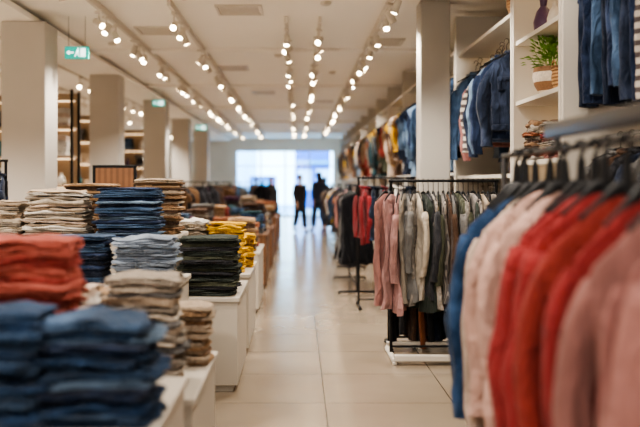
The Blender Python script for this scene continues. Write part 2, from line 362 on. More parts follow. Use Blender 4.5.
# ---------------------------------------------------------------- hanging garments
def ell(cx,z,hw,dp,n,ph,amp,seed,cy=0):
    r=[]
    for k in range(n):
        a=2*pi*k/n; ca,sa=math.cos(a),math.sin(a)
        x=hw*(abs(ca)**.85)*(1 if ca>0 else -1)
        y=dp*(abs(sa)**.8)*(1 if sa>0 else -1)
        fold=amp*(math.sin(x*(30+6*math.sin(seed))+ph+z*1.3)+.7*math.sin(x*(58+9*math.cos(seed*2))+ph*2+z*4))*(abs(sa)**.5)
        fold+=amp*1.4*noise.noise(Vector((x*11+seed,z*5,seed)))
        r.append(Vector((cx+x+amp*1.4*noise.noise(Vector((z*6,seed,ca)))*abs(ca),cy+y+fold,z+amp*1.3*noise.noise(Vector((x*6,seed,sa*.5))))))
    return r
def garment(hw=.22,L_=.72,dp=.045,sleeve='long',seed=1,neck=.13,flare=.0,n=52,collar=False,sl=.55,drop=1.0,fold=1.0):
    g=G(); rings=[]
    prof=[(.05,-neck+.012,.5),(.075,-neck,.6),(.12,-neck-.02*drop,.75),(.17,-neck-.045*drop,.85),(hw-.02,-neck-.07*drop,.8),(hw,-neck-.095*drop,.85),(hw*.985,-neck-.095*drop-.07,1)]
    for i,(w,z,df) in enumerate(prof): rings.append(ell(0,z,w,dp*df,n,seed,.0015+.0006*i,seed))
    zz=-neck-.095*drop-.07; m_=14
    for i in range(1,m_+1):
        t=i/m_; z=zz+(-L_-zz)*t
        w=hw*(.96-.08*math.sin(t*pi)+flare*t+.03*math.sin(seed*3+t*6))
        rings.append(ell(.012*math.sin(seed+t*3),z,w,dp*(1+.2*t),n,seed+.5*math.sin(t*4+seed),(.006+.014*t)*fold,seed,.014*math.sin(seed*2+t*2.5)))
    rings.append(ell(.012*math.sin(seed+3),-L_+.006,hw*(.9+flare)*.97,dp*1.0,n,seed+.5*math.sin(4+seed),.018*fold,seed,.014*math.sin(seed*2+2.5)))
    g.loft(rings)
    if collar:
        pts=[(0.085*math.cos(a),.05*math.sin(a)*.9,-neck+.012+.012*math.sin(a)) for a in [2*pi*k/16 for k in range(17)]]
        g.tube(pts,.014,6)
    if sleeve:
        for s in (-1,1):
            ln=sl if sleeve=='long' else .17
            ln*=1+.06*math.sin(seed*5+s)
            rr=[];m=14
            for i in range(m+1):
                t=i/m
                x=s*(hw-.035+ (.07*min(1,t*2.2) - .045*max(0,t-.4)))+.008*math.sin(t*9+seed)
                z=-neck-.085*drop-.005-ln*t
                rad=(.066*(1-.40*t) if sleeve=='long' else .072)*(1+.08*math.sin(t*17+seed*2))
                if sleeve=='long' and i==m-1: rad*=.86
                rr.append(ell(x,z,rad*(.8 if i==0 else 1),min(dp*1.0,rad)*(.7 if i==0 else .95),18,seed+s,.008,seed+s+t,.025*math.sin(seed+s+t*2)))
            g.loft(rr)
    return g
def trousers(hw=.19,L_=1.0,dp=.04,seed=1,neck=.09,n=28):
    g=G(); rings=[]
    for w,z,df in [(hw*.95,-neck,.5),(hw,-neck-.01,.7),(hw*.98,-neck-.04,.75),(hw*.96,-neck-.045,.68),(hw*1.02,-neck-.12,1),(hw*1.06,-neck-.24,1)]:
        rings.append(ell(0,z,w,dp*df,n,seed,.003,seed))
    g.loft(rings)
    for s in (-1,1):
        rr=[]
        for i in range(15):
            t=i/14; z=-neck-.2-(L_-neck-.2)*t
            rr.append(ell(s*(hw*.52+.018*t),z,hw*(.53-.15*t)*(1+.05*math.sin(t*14+seed)),dp*(.95-.1*t),18,seed+s*2,.009,seed+s,.02*math.sin(seed+s*1.5+t*3)))
        g.loft(rr)
    return g
def hanger_mesh(neck=.13,hw=.18,clip=False,thick=1,drop=.06,stem=1):
    g=G(); r=.019; pts=[]
    for k in range(10):
        a=math.radians(200-k*24); pts.append((r*math.cos(a),0,r*math.sin(a)))
    pts+= [(0.0,0,-r-.012),(0,0,-neck+.02)]
    g.tube(pts,.0028*thick*(stem**.5),6)
    if stem>1: g.tube([(0,0,-.04),(0,0,-.06),(0,0,-neck+.03),(0,0,-neck+.01)],[.008,.014,.02,.024],10)
    if clip:
        g.tube([(-hw,0,-neck+.012),(-.02,0,-neck+.02),(.02,0,-neck+.02),(hw,0,-neck+.012)],.005,6)
        for s in (-1,1): g.box(s*hw*.8-.012,s*hw*.8+.012,-.012,.012,-neck-.03,-neck+.018,.002)
    else:
        q=drop*.35
        g.tube([(-hw,0,-neck-drop+.012),(-hw*.5,0,-neck-q+.014),(-.03,0,-neck+.022),(0,0,-neck+.03),(.03,0,-neck+.022),(hw*.5,0,-neck-q+.014),(hw,0,-neck-drop+.012)],[.006*thick,.009*thick,.012*thick,.013*thick,.012*thick,.009*thick,.006*thick],8,.8)
    return g
HM=hanger_mesh().mesh('hanger',DARKP); HMB=hanger_mesh(neck=.175,hw=.14,thick=1.9,drop=.09,stem=2).mesh('hanger',DARKP); HMC=hanger_mesh(neck=.09,hw=.16,clip=True).mesh('hanger_clip',CHROME)
GT={}
def tmpl(key,name,me,hm,parts=()):
    o=ob(name,me); ob('hanger',hm,parent=o); GT[key]=o; TEMPL.append(o)
    for nm,pm in parts:
        q=ob(nm,pm,parent=o); q['match']=1
def placket(dp,L_,neck): return G().box(-.016,.016,-dp-.022,-dp+.01,-L_+.03,-neck-.05,.004).mesh('placket',M['den_mid'])
def waistband(dp,L_): return G().box(-.2,.2,-dp*1.2-.012,dp*1.2+.012,-L_-.01,-L_+.04,.01).mesh('waistband',M['den_mid'])
def pocket(dp,s,neck): return G().box(s*.105-.05,s*.105+.05,-dp-.018,-dp+.008,-neck-.30,-neck-.2,.004).box(s*.105-.054,s*.105+.054,-dp-.023,-dp,-neck-.225,-neck-.19,.004).mesh('pocket',M['den_mid'])
for i in range(5):
    tmpl(('shirt',i),'hanging_shirt',garment(.21,.74,.036,'long',i*2.3+1,collar=True).mesh('shirt',M['cream'],True,80),HM)
    tmpl(('jacket',i),'hanging_jacket',garment(.215,.74,.045,'long',i*1.9+2,collar=True,sl=.60,fold=.8,drop=1.5).mesh('jacket',M['den_mid'],True,80),HM,
        [('placket',placket(.045,.74,.13)),('waistband',waistband(.045,.74)),('pocket',pocket(.045,-1,.13)),('pocket',pocket(.045,1,.13))])
    tmpl(('blouse',i),'hanging_blouse',garment(.2,.92,.032,'short',i*3.3+4,flare=.08,fold=1.3).mesh('blouse',M['cream'],True,80),HM)
    tmpl(('dress',i),'hanging_dress',garment(.205,1.12,.032,None,i*3.9+5,flare=.12,fold=1.4).mesh('dress',M['charcoal'],True,80),HM)
    tmpl(('cardigan',i),'hanging_cardigan',garment(.25,1.40,.032,'long',i*2.9+3,neck=.185,flare=.03,sl=.80,n=72,drop=2.2,fold=2.3).mesh('coat',M['red'],True,80),HMB)
    tmpl(('tunic',i),'hanging_tunic',garment(.21,1.10,.032,'long',i*2.2+3,neck=.13,flare=.04,sl=.6,drop=1.7,fold=1.5).mesh('tunic',M['red'],True,80),HM)
    tmpl(('jeans',i),'hanging_jeans',trousers(.18,1.02,.045,i*2.1+1).mesh('jeans',M['den_mid'],True,80),HMC)
    tmpl(('trousers',i),'hanging_trousers',trousers(.17,1.22,.034,i*2.1+6,neck=.09).mesh('strousers',M['charcoal'],True,80),HMC)
def hang(kind,x,y,z,col,rotz=0,label=None,group='',sc=1,sy=1):
    t=GT[(kind,random.randrange(5))]
    return dup(t,t.name.split('.')[0],(x,y,z),(0,R(-.025,.025),rotz),M[col],(sc*R(.95,1.05),sc*sy,sc*R(.93,1.05)),label,kind,group)
CN=dict(den_dark='dark denim',den_navy='navy denim',den_mid='mid-blue denim',den_near='blue denim',den_light='light-wash denim',den_steel='faded blue denim',brick='brick-red',terra='terracotta',red='muted red',dred='deep red',dusty='dusty pink',dusty2='muted pink',blush='pale blush',cream='cream',beige='beige',greige='grey-beige',grey='grey',charcoal='charcoal',black='black',green='dark green',olive='olive',tan='tan',camel='camel brown',brown='brown',mustard='mustard yellow',white='white',ivory='ivory',teal='dark teal',rust='rust orange',sky='sky blue',plum='plum',pink='soft pink',blueC='deep blue',offw='off-white',stripe='dark and white striped',stripe2='fine grey striped')
CN['print']='grey patterned'
def lab(col,kind,where): return '%s %s hanging %s'%(CN[col],kind,where)

def rack(x0,y0,x1,y1,z,m=BLACKM,label='free-standing black metal clothes rack',basem=None,foot=.25,cover=None):
    cx,cy=(x0+x1)/2,(y0+y1)/2; e=empty('clothes_rack',(cx,cy,0),label,'clothes rack')
    d=Vector((x1-x0,y1-y0,0)); Ln=d.length; d.normalize(); p=Vector((-d.y,d.x,0))
    A=-d*Ln/2; B=d*Ln/2
    up=Vector((0,0,1))
    ob('rail',G().tube([A+up*z-d*.02,B+up*z+d*.02],.0125,10).mesh('rail',m),parent=e)
    for q in (A,B):
        ob('post',G().tube([q+up*.03,q+up*(z-.011)],.014,10).mesh('post',m),parent=e)
        g=G(); g.tube([q-p*foot+up*.03,q+p*foot+up*.03],.016 if not basem else .024,8)
        for s in (-1,1): g.lathe([(.012,0),(.02,.006),(.02,.02),(.01,.024)],10,((q+p*foot*s).x,(q+p*foot*s).y))
        ob('foot',g.mesh('foot',basem or m),parent=e)
    ob('crossbar',G().tube([A+up*.1,B+up*.1],.01,8).mesh('cross',m),parent=e)
    return e
# near rack
e=rack(1.03,1.5,1.03,4.25,1.68,m=SATIN,label='grey metal clothes rack full of long knitwear')
ob('header_bar',G().box(-.022,.022,-1.42,.62,1.725,1.79,.01).mesh('hb',SATIN),parent=e)
for yy in (-1.3,-.4,.5): ob('bracket',G().box(-.008,.008,yy-.02,yy+.02,1.69,1.726,.002).mesh('br',SATIN),parent=e)
for y,c in [(4.04,'den_navy'),(3.92,'blueC'),(3.79,'blueC'),(3.65,'cream'),(3.52,'blush'),(3.38,'cream'),(3.24,'blush'),(3.07,'dred'),(2.93,'red'),(2.80,'red'),(2.66,'brick'),(2.50,'red'),(2.28,'dusty'),(2.12,'dusty2'),(1.95,'dusty')]:
    hang('cardigan',1.04+R(-.03,.02),y,1.68,c,R(-.28,.1),lab(c,'cardigan','on the grey metal rack'),'long cardigans on the grey metal rack',1,1.15)
# mid rack
e=rack(.82,7.5,1.75,7.5,1.56,m=BLACKM,label='metal clothes rack with white base packed with blouses',basem=PANEL,foot=.3)
for s in (-1,1): ob('base_bar',G().box(-.47,.47,s*.3-.03,s*.3+.03,.035,.085,.006).mesh('bf',PANEL,False),parent=e)
cl=['pink','greige','grey','print','ivory','green','charcoal','print','olive','stripe2','brown','grey','olive','print','grey','stripe2','green','beige','charcoal','print']
x=.885
for i,c in enumerate(cl):
    kd=['tunic','dress','tunic','dress'][i%4]
    hang(kd,x,7.5,1.56,c,pi/2+R(-.3,.3),lab(c,kd,'on the packed metal rack'),'tops on the packed rack',1,1.0); x+=.044
hang('dress',.76,7.42,1.56,'dusty',.95,lab('dusty','dress','at the end of the packed rack'),'tops on the packed rack',.95,1.1)
hang('dress',.82,7.48,1.56,'pink',1.15,lab('pink','dress','at the end of the packed rack'),'tops on the packed rack',.97,1.1)
rack(.85,7.95,1.7,7.95,1.3,m=BLACKM,label='low black metal rack of trousers behind blouses')
x=.90
for c in ['black','charcoal','brown','black','rust','charcoal','den_dark','black','olive','charcoal','black']:
    hang('trousers',x,7.95,1.3,c,pi/2+R(-.6,.6),lab(c,'trousers','on the low black rack'),'trousers on the low rack',1,1); x+=.072
rack(.75,10.5,1.6,10.5,1.6)
x=.80
for c in ['dred','dred','den_dark','charcoal','dred','grey','white','stripe','den_navy','black']:
    hang('shirt',x,10.5,1.6,c,pi/2+R(-.5,.2),lab(c,'shirt','on the black rack'),'shirts on the black rack'); x+=.07
rack(.82,11.8,.82,13.6,1.5)
for i,c in enumerate(['black','charcoal','black','charcoal','grey','black','den_dark','charcoal','brown','black']):
    hang('dress',.82,11.9+i*.17,1.5,c,R(-.15,.15),lab(c,'dress','on the black rack beside the aisle'),'dark dresses on the black rack')
for ya,cs in [(15.2,['cream','dusty','camel','grey','charcoal','rust','beige','charcoal','tan']),(18.6,['charcoal','den_mid','mustard','grey','brick','black','olive','white','teal']),(22.4,['charcoal','brown','grey','black','plum','cream','den_dark','grey','tan'])]:
    rack(.95,ya,.95,ya+1.8,1.5)
    for i,c in enumerate(cs):
        kd=['dress','shirt','blouse'][i%3]
        hang(kd,.95,ya+.12+i*.19,1.5,c,R(-.15,.15),lab(c,kd,'on a rack beside the aisle'),'garments on the farther aisle racks')

# ---------------------------------------------------------------- right wall fixtures
FX=1.8
def bay(ya,yb,shelves,led=(),rails=(),lbl='white wall display bay with side panels'):
    e=empty('wall_display_unit',(XR,(ya+yb)/2,0),lbl,'wall shelving','wall display units'); off=(-XR,-(ya+yb)/2,0)
    for yy in (ya,yb-.045): ob('side_panel',G().box(FX,XR-.03,yy,yy+.04,0,ZC-.06,.003).mesh('sp',PANEL,False),off,parent=e)
    ob('back_panel',G().box(XR-.028,XR-.004,ya+.045,yb-.05,0.1,ZC-.06,.002).mesh('bp',PANEL,False),off,parent=e)
    for z in shelves: ob('shelf',G().box(FX+.02,XR-.03,ya+.042,yb-.047,z-.035,z,.003).mesh('sh',PANEL,False),off,parent=e)
    for z in led or (): ob('light_strip',G().box(XR-.09,XR-.06,ya+.1,yb-.1,z-.06,z-.04,.002).mesh('led',LED,False),off,parent=e)
    for z in rails: ob('rail',G().tube([(2.1,ya+.04,z),(2.1,yb-.045,z)],.0125,8).mesh('wr',CHROME),off,parent=e)
    return e
bay(3.3,5.82,[],[ZC-.05],[3.08,1.86],'white wall bay with jeans on two high rails')
for i,c in enumerate(['print','stripe','den_navy','den_dark','den_mid','den_navy','den_dark','den_mid','den_navy','den_dark']):
    hang('jeans',2.06,4.58+i*.122,3.08,c,R(-.35,.25),lab(c,'jeans','high in the wall bay'),'jeans high in the wall bay',1,.95)
for i,c in enumerate(['brown','greige','charcoal','grey','den_dark','charcoal','brown','grey']):
    hang('shirt',2.1,4.2+i*.19,1.86,c,R(-.25,.2),lab(c,'shirt','on the lower rail of the bay'),'shirts on the lower rail of the bay')
bay(5.84,7.15,[.5,1.0,1.35,1.72,2.22,2.72],[ZC-.05,2.72,2.22,1.72],[], 'lit white shelving bay holding plant, baskets and folded scarves')
stack(1.98,6.74,1.72,2.03,['print','rust','greige','camel','brown'],w=.28,d=.3,th=.034,kind='folded_scarf',cat='scarf',label='folded patterned scarf on the lit shelf',group='folded scarves on the lit shelf',rotz=pi/2,mess=True)
stack(1.98,6.3,1.72,1.98,['dusty','brick','beige','print'],w=.28,d=.3,th=.034,kind='folded_scarf',cat='scarf',label='folded patterned scarf on the lit shelf',group='folded scarves on the lit shelf',rotz=pi/2,mess=True)
def basket(loc,r,h,label,handle=True,m=WICK):
    e=empty('basket',loc,label,'basket')
    ob('basket_body',G().lathe([(r*.75,0),(r*.85,.01),(r*1.0,h*.4),(r*1.02,h*.7),(r*.95,h),(r*.9,h),(r*.94,h*.7),(r*.7,.02)],24).mesh('bk',m),parent=e)
    ob('basket_rim',G().tube([(r*.95*math.cos(a),r*.95*math.sin(a),h) for a in [2*pi*k/24 for k in range(25)]],.008,6).mesh('rim',m),parent=e)
    if handle:
        for s in (-1,1): ob('handle',G().tube([(s*r*.9,.05*math.cos(pi*k/8),h+.07*math.sin(pi*k/8)) for k in range(9)],.006,6).mesh('hd',m),parent=e)
    return e
basket((1.98,6.22,2.22),.12,.15,'round woven wicker basket on the lit shelf')
p=empty('potted_plant',(1.98,6.62,2.22),'bushy green plant in a woven pot on the lit shelf','plant')
ob('pot',G().lathe([(.08,0),(.09,.005),(.135,.08),(.15,.15),(.14,.22),(.13,.22),(.135,.15),(.06,.03)],28).mesh('pot',mat('pot_stripe',(222,208,190),stripes=((140,104,74),2.2,'Z'),rough=.7,var=.2,scale=50,bump=.8,fine=70)),parent=p)
g=G(); gs=G()
for i in range(420):
    a=R(0,2*pi); el=R(.05,1.5); ln=R(.10,.27); d=Vector((math.cos(a)*math.cos(el),math.sin(a)*math.cos(el),math.sin(el)))
    c=Vector((0,0,.22))+Vector((d.x*.72,d.y*.72,d.z*.95))*ln*1.25
    side=d.cross(Vector((0,0,1))).normalized(); up=side.cross(d)
    s=R(.018,.032); dn=Vector((0,0,-1))
    pts=[c-d*s,c-side*s*.55+up*.003,c+d*s*1.3+dn*.012,c+side*s*.55+up*.003]
    b0=len(g.v); g.v+=[tuple(q) for q in pts]; g.f.append((b0,b0+1,b0+2,b0+3))
    if i%8==0: gs.tube([Vector((0,0,.15)),Vector((0,0,.17))+d*ln*.5,c],.002,5)
ob('leaves',g.mesh('leaves',LEAF,False),parent=p); ob('stem',gs.mesh('stems',LEAF),parent=p)
def vase(loc,r,h,m,label): 
    return tag(ob('vase',G().lathe([(r*.6,0),(r*.9,h*.1),(r,h*.35),(r*.7,h*.65),(r*.32,h*.8),(r*.4,h),(r*.3,h),(r*.25,h*.8),(r*.5,h*.3)],24).mesh('vase',m),loc),label,'vase')
vase((1.95,6.75,2.72),.08,.28,mat('glaze_plum',(86,62,92),rough=.3),'plum glazed bottle vase on the top shelf')
vase((1.95,6.45,2.72),.06,.2,CERAM,'cream ceramic bottle vase on the top shelf')
bay(7.17,9.75,[3.0,1.62],[3.0],[2.86,1.5],'white wall bay with denim jackets hanging high')
jc=['den_dark','den_navy','den_steel','den_dark','stripe','den_navy','dusty2','den_mid','den_light','den_dark']
for i,c in enumerate(jc):
    hang('jacket',2.04+R(-.12,.04),7.7+i*.205,2.86,c,R(-.5,.15),lab(c,'jacket','high in the wall bay'),'denim jackets in the wall bay',1.2,.9)
for i in range(10):
    c=['grey','charcoal','greige','brown','ivory','stripe'][i%6]
    hang('shirt',2.1,7.4+i*.21,1.5,c,R(-.12,.12),lab(c,'shirt','low in the wall bay'),'shirts low in the wall bay')
basket((1.97,7.4,3.0),.15,.2,'tan wicker basket on the high shelf',False)
def handbag(loc,m,label,rot=0,s=1):
    e=empty('handbag',loc,label,'bag'); e.rotation_euler=(0,0,rot); e.scale=(s,s,s)
    rings=[]
    for z,w,d in [(0,.13,.045),(.01,.15,.06),(.08,.155,.062),(.16,.14,.045),(.2,.125,.02),(.205,.12,.012)]:
        P,_=rrect(w*2,d*2,min(w,d)*.6,3,3); rings.append([q+Vector((0,0,z)) for q in P])
    ob('bag_body',G().loft(rings).mesh('bag',m),parent=e)
    ob('handle',G().tube([(.09*math.cos(pi*k/12),0,.2+.12*math.sin(pi*k/12)) for k in range(13)],.006,6).mesh('bh',m),parent=e)
    ob('clasp',G().box(-.012,.012,-.062,-.05,.13,.155,.003).mesh('cl',CHROME),parent=e)
LEB=mat('leather_dark',(52,38,32),rough=.4,var=.12,bump=.2)
handbag((1.99,7.4,1.62),LEB,'dark leather handbag on the wall shelf',.2)
allc=['den_mid','mustard','cream','den_navy','beige','rust','grey','sky','camel','brick','beige','charcoal','teal','brown','olive','tan']
ya=9.77; k=0
while ya<36:
    yb=ya+2.4
    bay(ya,yb,[1.66,3.08],([3.08] if k<5 else None),[2.95,1.52],'white wall bay with garments on two rails')
    nn=11 if k<5 else 6
    for i in range(nn):
        if k<=1: c=['den_mid','sky','den_navy','den_steel','den_dark'][i%5]
        elif k==2: c=['camel','mustard','brown','cream','beige'][i%5]
        else: c=allc[(i*5+k*3)%16]
        kd=['shirt','tunic','blouse'][(i+k)%3]
        hang(kd,1.98,ya+.25+i*(2.0/nn),2.95,c,R(-.3,.25),lab(c,kd,'on the upper wall rail'),'garments on the upper wall rails',1.15)
        c=allc[(i*7+k*5+3)%16]
        hang(kd,2.08,ya+.25+i*(2.0/nn),1.52,c,R(-.12,.12),lab(c,kd,'on the lower wall rail'),'garments on the lower wall rails')
    ya=yb+.02; k+=1

# ---------------------------------------------------------------- left zone fixtures
rack(-3.7,8.0,-2.75,8.0,1.75)
for i,c in enumerate(['den_dark','black','charcoal','den_dark','black','grey','charcoal','den_dark','black','charcoal']):
    hang('jacket',-2.80-.09*i,8.0,1.75,c,pi/2+.5+R(-.2,.2),lab(c,'jacket','on a black rack beside the column'),'dark jackets on the rack')
e=empty('wire_basket',(-2.66,7.2,0),'black wire basket stand beside the plinth','basket')
g=G()
for z in (.95,1.05,1.15,1.25): g.tube([(.2*math.cos(2*pi*k/20),.2*math.sin(2*pi*k/20),z) for k in range(21)],.005,5)
for k in range(16): a=2*pi*k/16; g.tube([(.2*math.cos(a),.2*math.sin(a),1.25),(.2*math.cos(a),.2*math.sin(a),.95),(0,0,.95)],.004,5)
ob('basket_body',g.mesh('wb',BLACKM),parent=e)
ob('stand',G().tube([(0,0,.01),(0,0,.95)],.015,8).lathe([(.16,0),(.16,.012),(.02,.02)],20).mesh('st',BLACKM),parent=e)
stack(-2.66,7.2,.957,1.2,['brick','ivory'],w=.22,d=.2,th=.05,kind='folded_scarf',cat='scarf',label='folded scarf in the wire basket',group='scarves in the wire basket')
e=empty('wooden_display_board',(-1.93,8.95,0),'brown wooden display board standing behind stacked clothes','display board')
ob('board',G().box(-.2,.2,-.015,.015,.1,1.7,.004).mesh('wbd',WOOD,False),parent=e)
ob('frame',G().box(-.23,-.2,-.02,.02,0,1.73,.004).box(.2,.23,-.02,.02,0,1.73,.004).box(-.2,.2,-.02,.02,1.7,1.73,.004).box(-.23,-.2,-.2,.2,0,.03,.003).box(.2,.23,-.2,.2,0,.03,.003).mesh('wbf',DARKP,False),parent=e)
def shelfunit(x0,x1,y,d,H,ns,label):
    e=empty('shelving_unit',((x0+x1)/2,y,0),label,'shelving'); w=(x1-x0)/2
    for sx in (-1,1):
        for sy in (-1,1): ob('post',G().box(sx*w-.02,sx*w+.02,sy*d/2-.015,sy*d/2+.015,0,H,.003).mesh('po',BLACKM,False),parent=e)
    ob('back_panel',G().box(-w+.021,w-.021,d/2-.012,d/2,.1,H-.02,.002).mesh('bkp',WOODL,False),parent=e)
    zs=[.2+i*(H-.3)/(ns-1) for i in range(ns)]
    for z in zs:
        ob('shelf',G().box(-w+.021,w-.021,-d/2+.01,d/2-.014,z-.03,z,.003).mesh('shf',WOODL,False),parent=e)
        if z>1.2: ob('light_strip',G().box(-w+.05,w-.05,d/2-.06,d/2-.04,z-.045,z-.032,.002).mesh('ls',LED2,False),parent=e)
    return zs
GL=[mat('glaze_white',(220,214,204),rough=.3,bump=0),mat('glaze_amber',(190,120,50),rough=.3,bump=0),mat('glaze_teal',(50,100,104),rough=.3,bump=0),MATS['glaze_plum']]
for (x0,x1,y) in [(-4.1,-3.3,12.6),(-5.0,-4.3,12.9),(-4.95,-3.7,16.8),(-5.2,-3.75,21.5),(-5.9,-4.4,26)]:
    zs=shelfunit(x0,x1,y,.4,2.9,7,'tall black framed shelving unit with folded goods')
    for zi,z in enumerate(zs[:-1]):
        nn=max(2,int((x1-x0)/.34))
        for i in range(nn):
            xx=x0+.2+i*(x1-x0-.4)/max(1,nn-1)
            if random.random()<.35 and z>1:
                vase((xx,y-.03,z),R(.05,.08),R(.18,.27),random.choice(GL),'glazed vase on the tall shelving unit')['group']='vases on tall shelving'; continue
            c=random.choice([['white','cream'],['rust','camel'],['charcoal','grey'],['brick','dusty'],['tan','beige'],['den_mid','sky']])
            stack(xx,y-.03,z,z+R(.16,.32),c,w=.26,d=.28,th=.07,kind='folded_cardigan',cat='cardigan',label='folded cardigan on the tall shelving unit',group='folded goods on tall shelving')
lr=[(-2.9,11.0,-2.0,11.0),(-2.8,13.2,-1.9,13.2),(-2.6,16,-1.9,17),(-2.7,20,-2.0,21),(-2.6,25,-1.7,25),(-4.4,14,-4.4,15.6),(-5.2,19,-4.4,19),(-1.1,25.5,-1.1,27.0),(-1.0,29.5,-1.0,31),(-2.3,29,-1.6,29),(-2.5,18.2,-1.9,18.2),(-2.4,22.5,-1.9,23.5)]
lp=[['grey','cream','tan'],['white','beige','dusty'],['camel','charcoal'],['charcoal','black','brown'],['rust','grey','den_mid'],['white','grey'],['cream','den_mid'],['brown','black','plum'],['black','charcoal'],['den_dark','grey'],['rust','brown','plum'],['charcoal','camel']]
for (a,b1,c1,d1),pl in zip(lr,lp):
    zr=1.42 if b1<14 else 1.55
    rack(a,b1,c1,d1,zr)
    Ln=math.hypot(c1-a,d1-b1); ang=math.atan2(d1-b1,c1-a)+pi/2
    for i in range(8):
        t=(i+.5)/8; c=random.choice(pl); kd=random.choice(['shirt','blouse','dress'])
        hang(kd,a+(c1-a)*t,b1+(d1-b1)*t,zr,c,ang+R(-.2,.2),lab(c,kd,'on a rack across the shop floor'),'garments on racks across the shop floor',1,1)

# ---------------------------------------------------------------- ceiling things
tracks=[(-4.6,9,34),(-3.75,8,34),(-2.17,6.5,34),(-1.37,9,34),(-.14,10,32),(.26,10,34),(.97,8,34)]
g=G(); g.lathe([(.022,-.08),(.034,-.075),(.038,-.02),(.040,.06),(.036,.064),(.034,.05)],16)
hm=g.mesh('lamp_head',TRACK)
lm=G().lathe([(.029,0),(.029,.004)],16).mesh('lens',LENS)
bm_=G().tube([(0,0,0),(0,0,.10)],.008,6).box(-.02,.02,-.06,.06,.10,.127,.003).mesh('arm',TRACK)
TS=[]
for tilt in (20,38,60):
    T=ob('track_light',bm_); TEMPL.append(T); TS.append(T)
    h=ob('lamp_head',hm,(0,0,-.02),(math.radians(180-tilt),0,0),parent=T); ln=ob('lens',lm,(0,0,0),parent=T)
    hd=Vector((0,0,1)); hd.rotate(h.rotation_euler); ln.rotation_euler=h.rotation_euler; ln.location=Vector(h.location)+hd*.052
for ti,(tx,a,b_) in enumerate(tracks):
    zt=ZC-.12 if tx<-3 else ZC-.05
    tag(ob('lighting_track',G().box(-.018,.018,a,b_,zt-.03,zt-.0 if tx<-3 else ZC-.001,.003).mesh('trk',TRACK,False),(tx,0,0)),'white ceiling lighting track','lighting track','ceiling lighting tracks')
    y=a+.4
    step=[1.3,1.2,.80,.95,1.25,1.05,.78][ti]; cnt=0
    while y<b_-.2:
        rz=random.choice([R(-.5,.5),R(-.5,.5),R(.8,1.6),R(-1.6,-.8),R(1.8,2.6)])
        dup(random.choice(TS),'track_light',(tx,y,zt-.155),(0,0,rz),None,None,'small white spotlight glowing warm on a ceiling track','spotlight','track spotlights')
        cnt+=1
        y+=(step*R(.35,.7) if cnt%3 else step*R(1.2,1.9))*(1+max(0,y-13)*.03)
def spot(x,y,en,ang=2.3,aim=None,col=(1,.915,.81)):
    l=bpy.data.lights.new('track_lamp','SPOT'); l.energy=en; l.spot_size=ang; l.spot_blend=.6; l.color=col; l.shadow_soft_size=.06
    o=bpy.data.objects.new('track_lamp',l); COL.objects.link(o); o.location=(x,y,ZC-.27)
    if aim: o.rotation_euler=(Vector(aim)-Vector(o.location)).to_track_quat('-Z','Y').to_euler()
for y in (2.5,5,7.5,10,13,16,19.5,23,27,31,35):
    spot(-2.17,y,100 if y<4 else 200); spot(.3,y+.6,110 if y<6 else 240)
for y in (3,6.5,10,14,18,23,29): spot(-4.6,y+1,480)
for y in (3.2,5.2,7.2,9.2,12,15,19,24,29): spot(.95,y,55 if y<6 else 130,1.9,(1.9,y+.6,1.4))
def exitsign(x,y,z,w,zc=ZC):
    h=w*.5
    e=empty('exit_sign',(x,y,z),'green illuminated emergency exit sign hanging from ceiling','exit sign','emergency exit signs')
    ob('sign_box',G().box(-w/2,w/2,-.02,.02,-h/2,h/2,.004).mesh('sb',GREENE,False),parent=e)
    g=G()
    def q(pts): 
        b0=len(g.v); g.v+=[(a*w,-.0225,b*h) for a,b in pts]; g.f.append(tuple(range(b0,b0+len(pts))))
    q([(.16,-.36),(.38,-.36),(.38,.36),(.16,.36)])
    q([(-.12,-.06),(-.30,-.06),(-.30,.06),(-.12,.06)]); q([(-.30,-.2),(-.30,.2),(-.42,0)])
    q([(-.02,.02),(.06,.05),(.10,.25),(.02,.25)]); q([(.04,.28),(.09,.28),(.09,.38),(.04,.38)])
    q([(-.02,.02),(.04,.03),(-.04,-.34),(-.09,-.34)]); q([(.02,.02),(.07,.04),(.13,-.34),(.08,-.34)]); q([(.06,.2),(.14,.02),(.12,0),(.04,.14)])
    ob('pictogram',g.mesh('pg',SIGNW,False),parent=e)
    for s in (-1,1): ob('hanging_rod',G().tube([(s*w*.35,0,h/2),(s*w*.35,0,zc-z)],.004,6).mesh('rod',CHROME),parent=e)
exitsign(-2.60,10.0,3.07,.28); exitsign(-2.95,18,3.22,.26); exitsign(-2.85,25,3.15,.32)
for i,(x,y) in enumerate(((-.66,9.6),(-1.1,14.5),(1.2,11.8),(-.75,18.5),(.6,20.5),(-1.8,10.9))):
    e=empty('ceiling_vent',(x,y,ZC),'square slatted white ceiling vent','vent','ceiling vents')
    g=G()
    for i in range(6): g.box(-.22,.22,-.2+i*.075,-.165+i*.075,-.012,-.004,.001)
    ob('slats',g.mesh('sl',TRACK,False),parent=e)
    ob('frame',G().box(-.26,.26,-.27,-.24,-.02,0,.002).box(-.26,.26,.24,.27,-.02,0,.002).box(-.26,-.23,-.24,.24,-.02,0,.002).box(.23,.26,-.24,.24,-.02,0,.002).mesh('fr',TRACK,False),parent=e)
for x,y in ((-1.2,8.9),(.3,9.2),(-.3,13),(-2.6,11.9),(.6,15)):
    tag(ob('smoke_detector',G().lathe([(.06,0),(.06,-.015),(.05,-.035),(.02,-.045)],20).mesh('sd',TRACK),(x,y,ZC)),'round white detector on the ceiling','smoke detector','ceiling detectors')

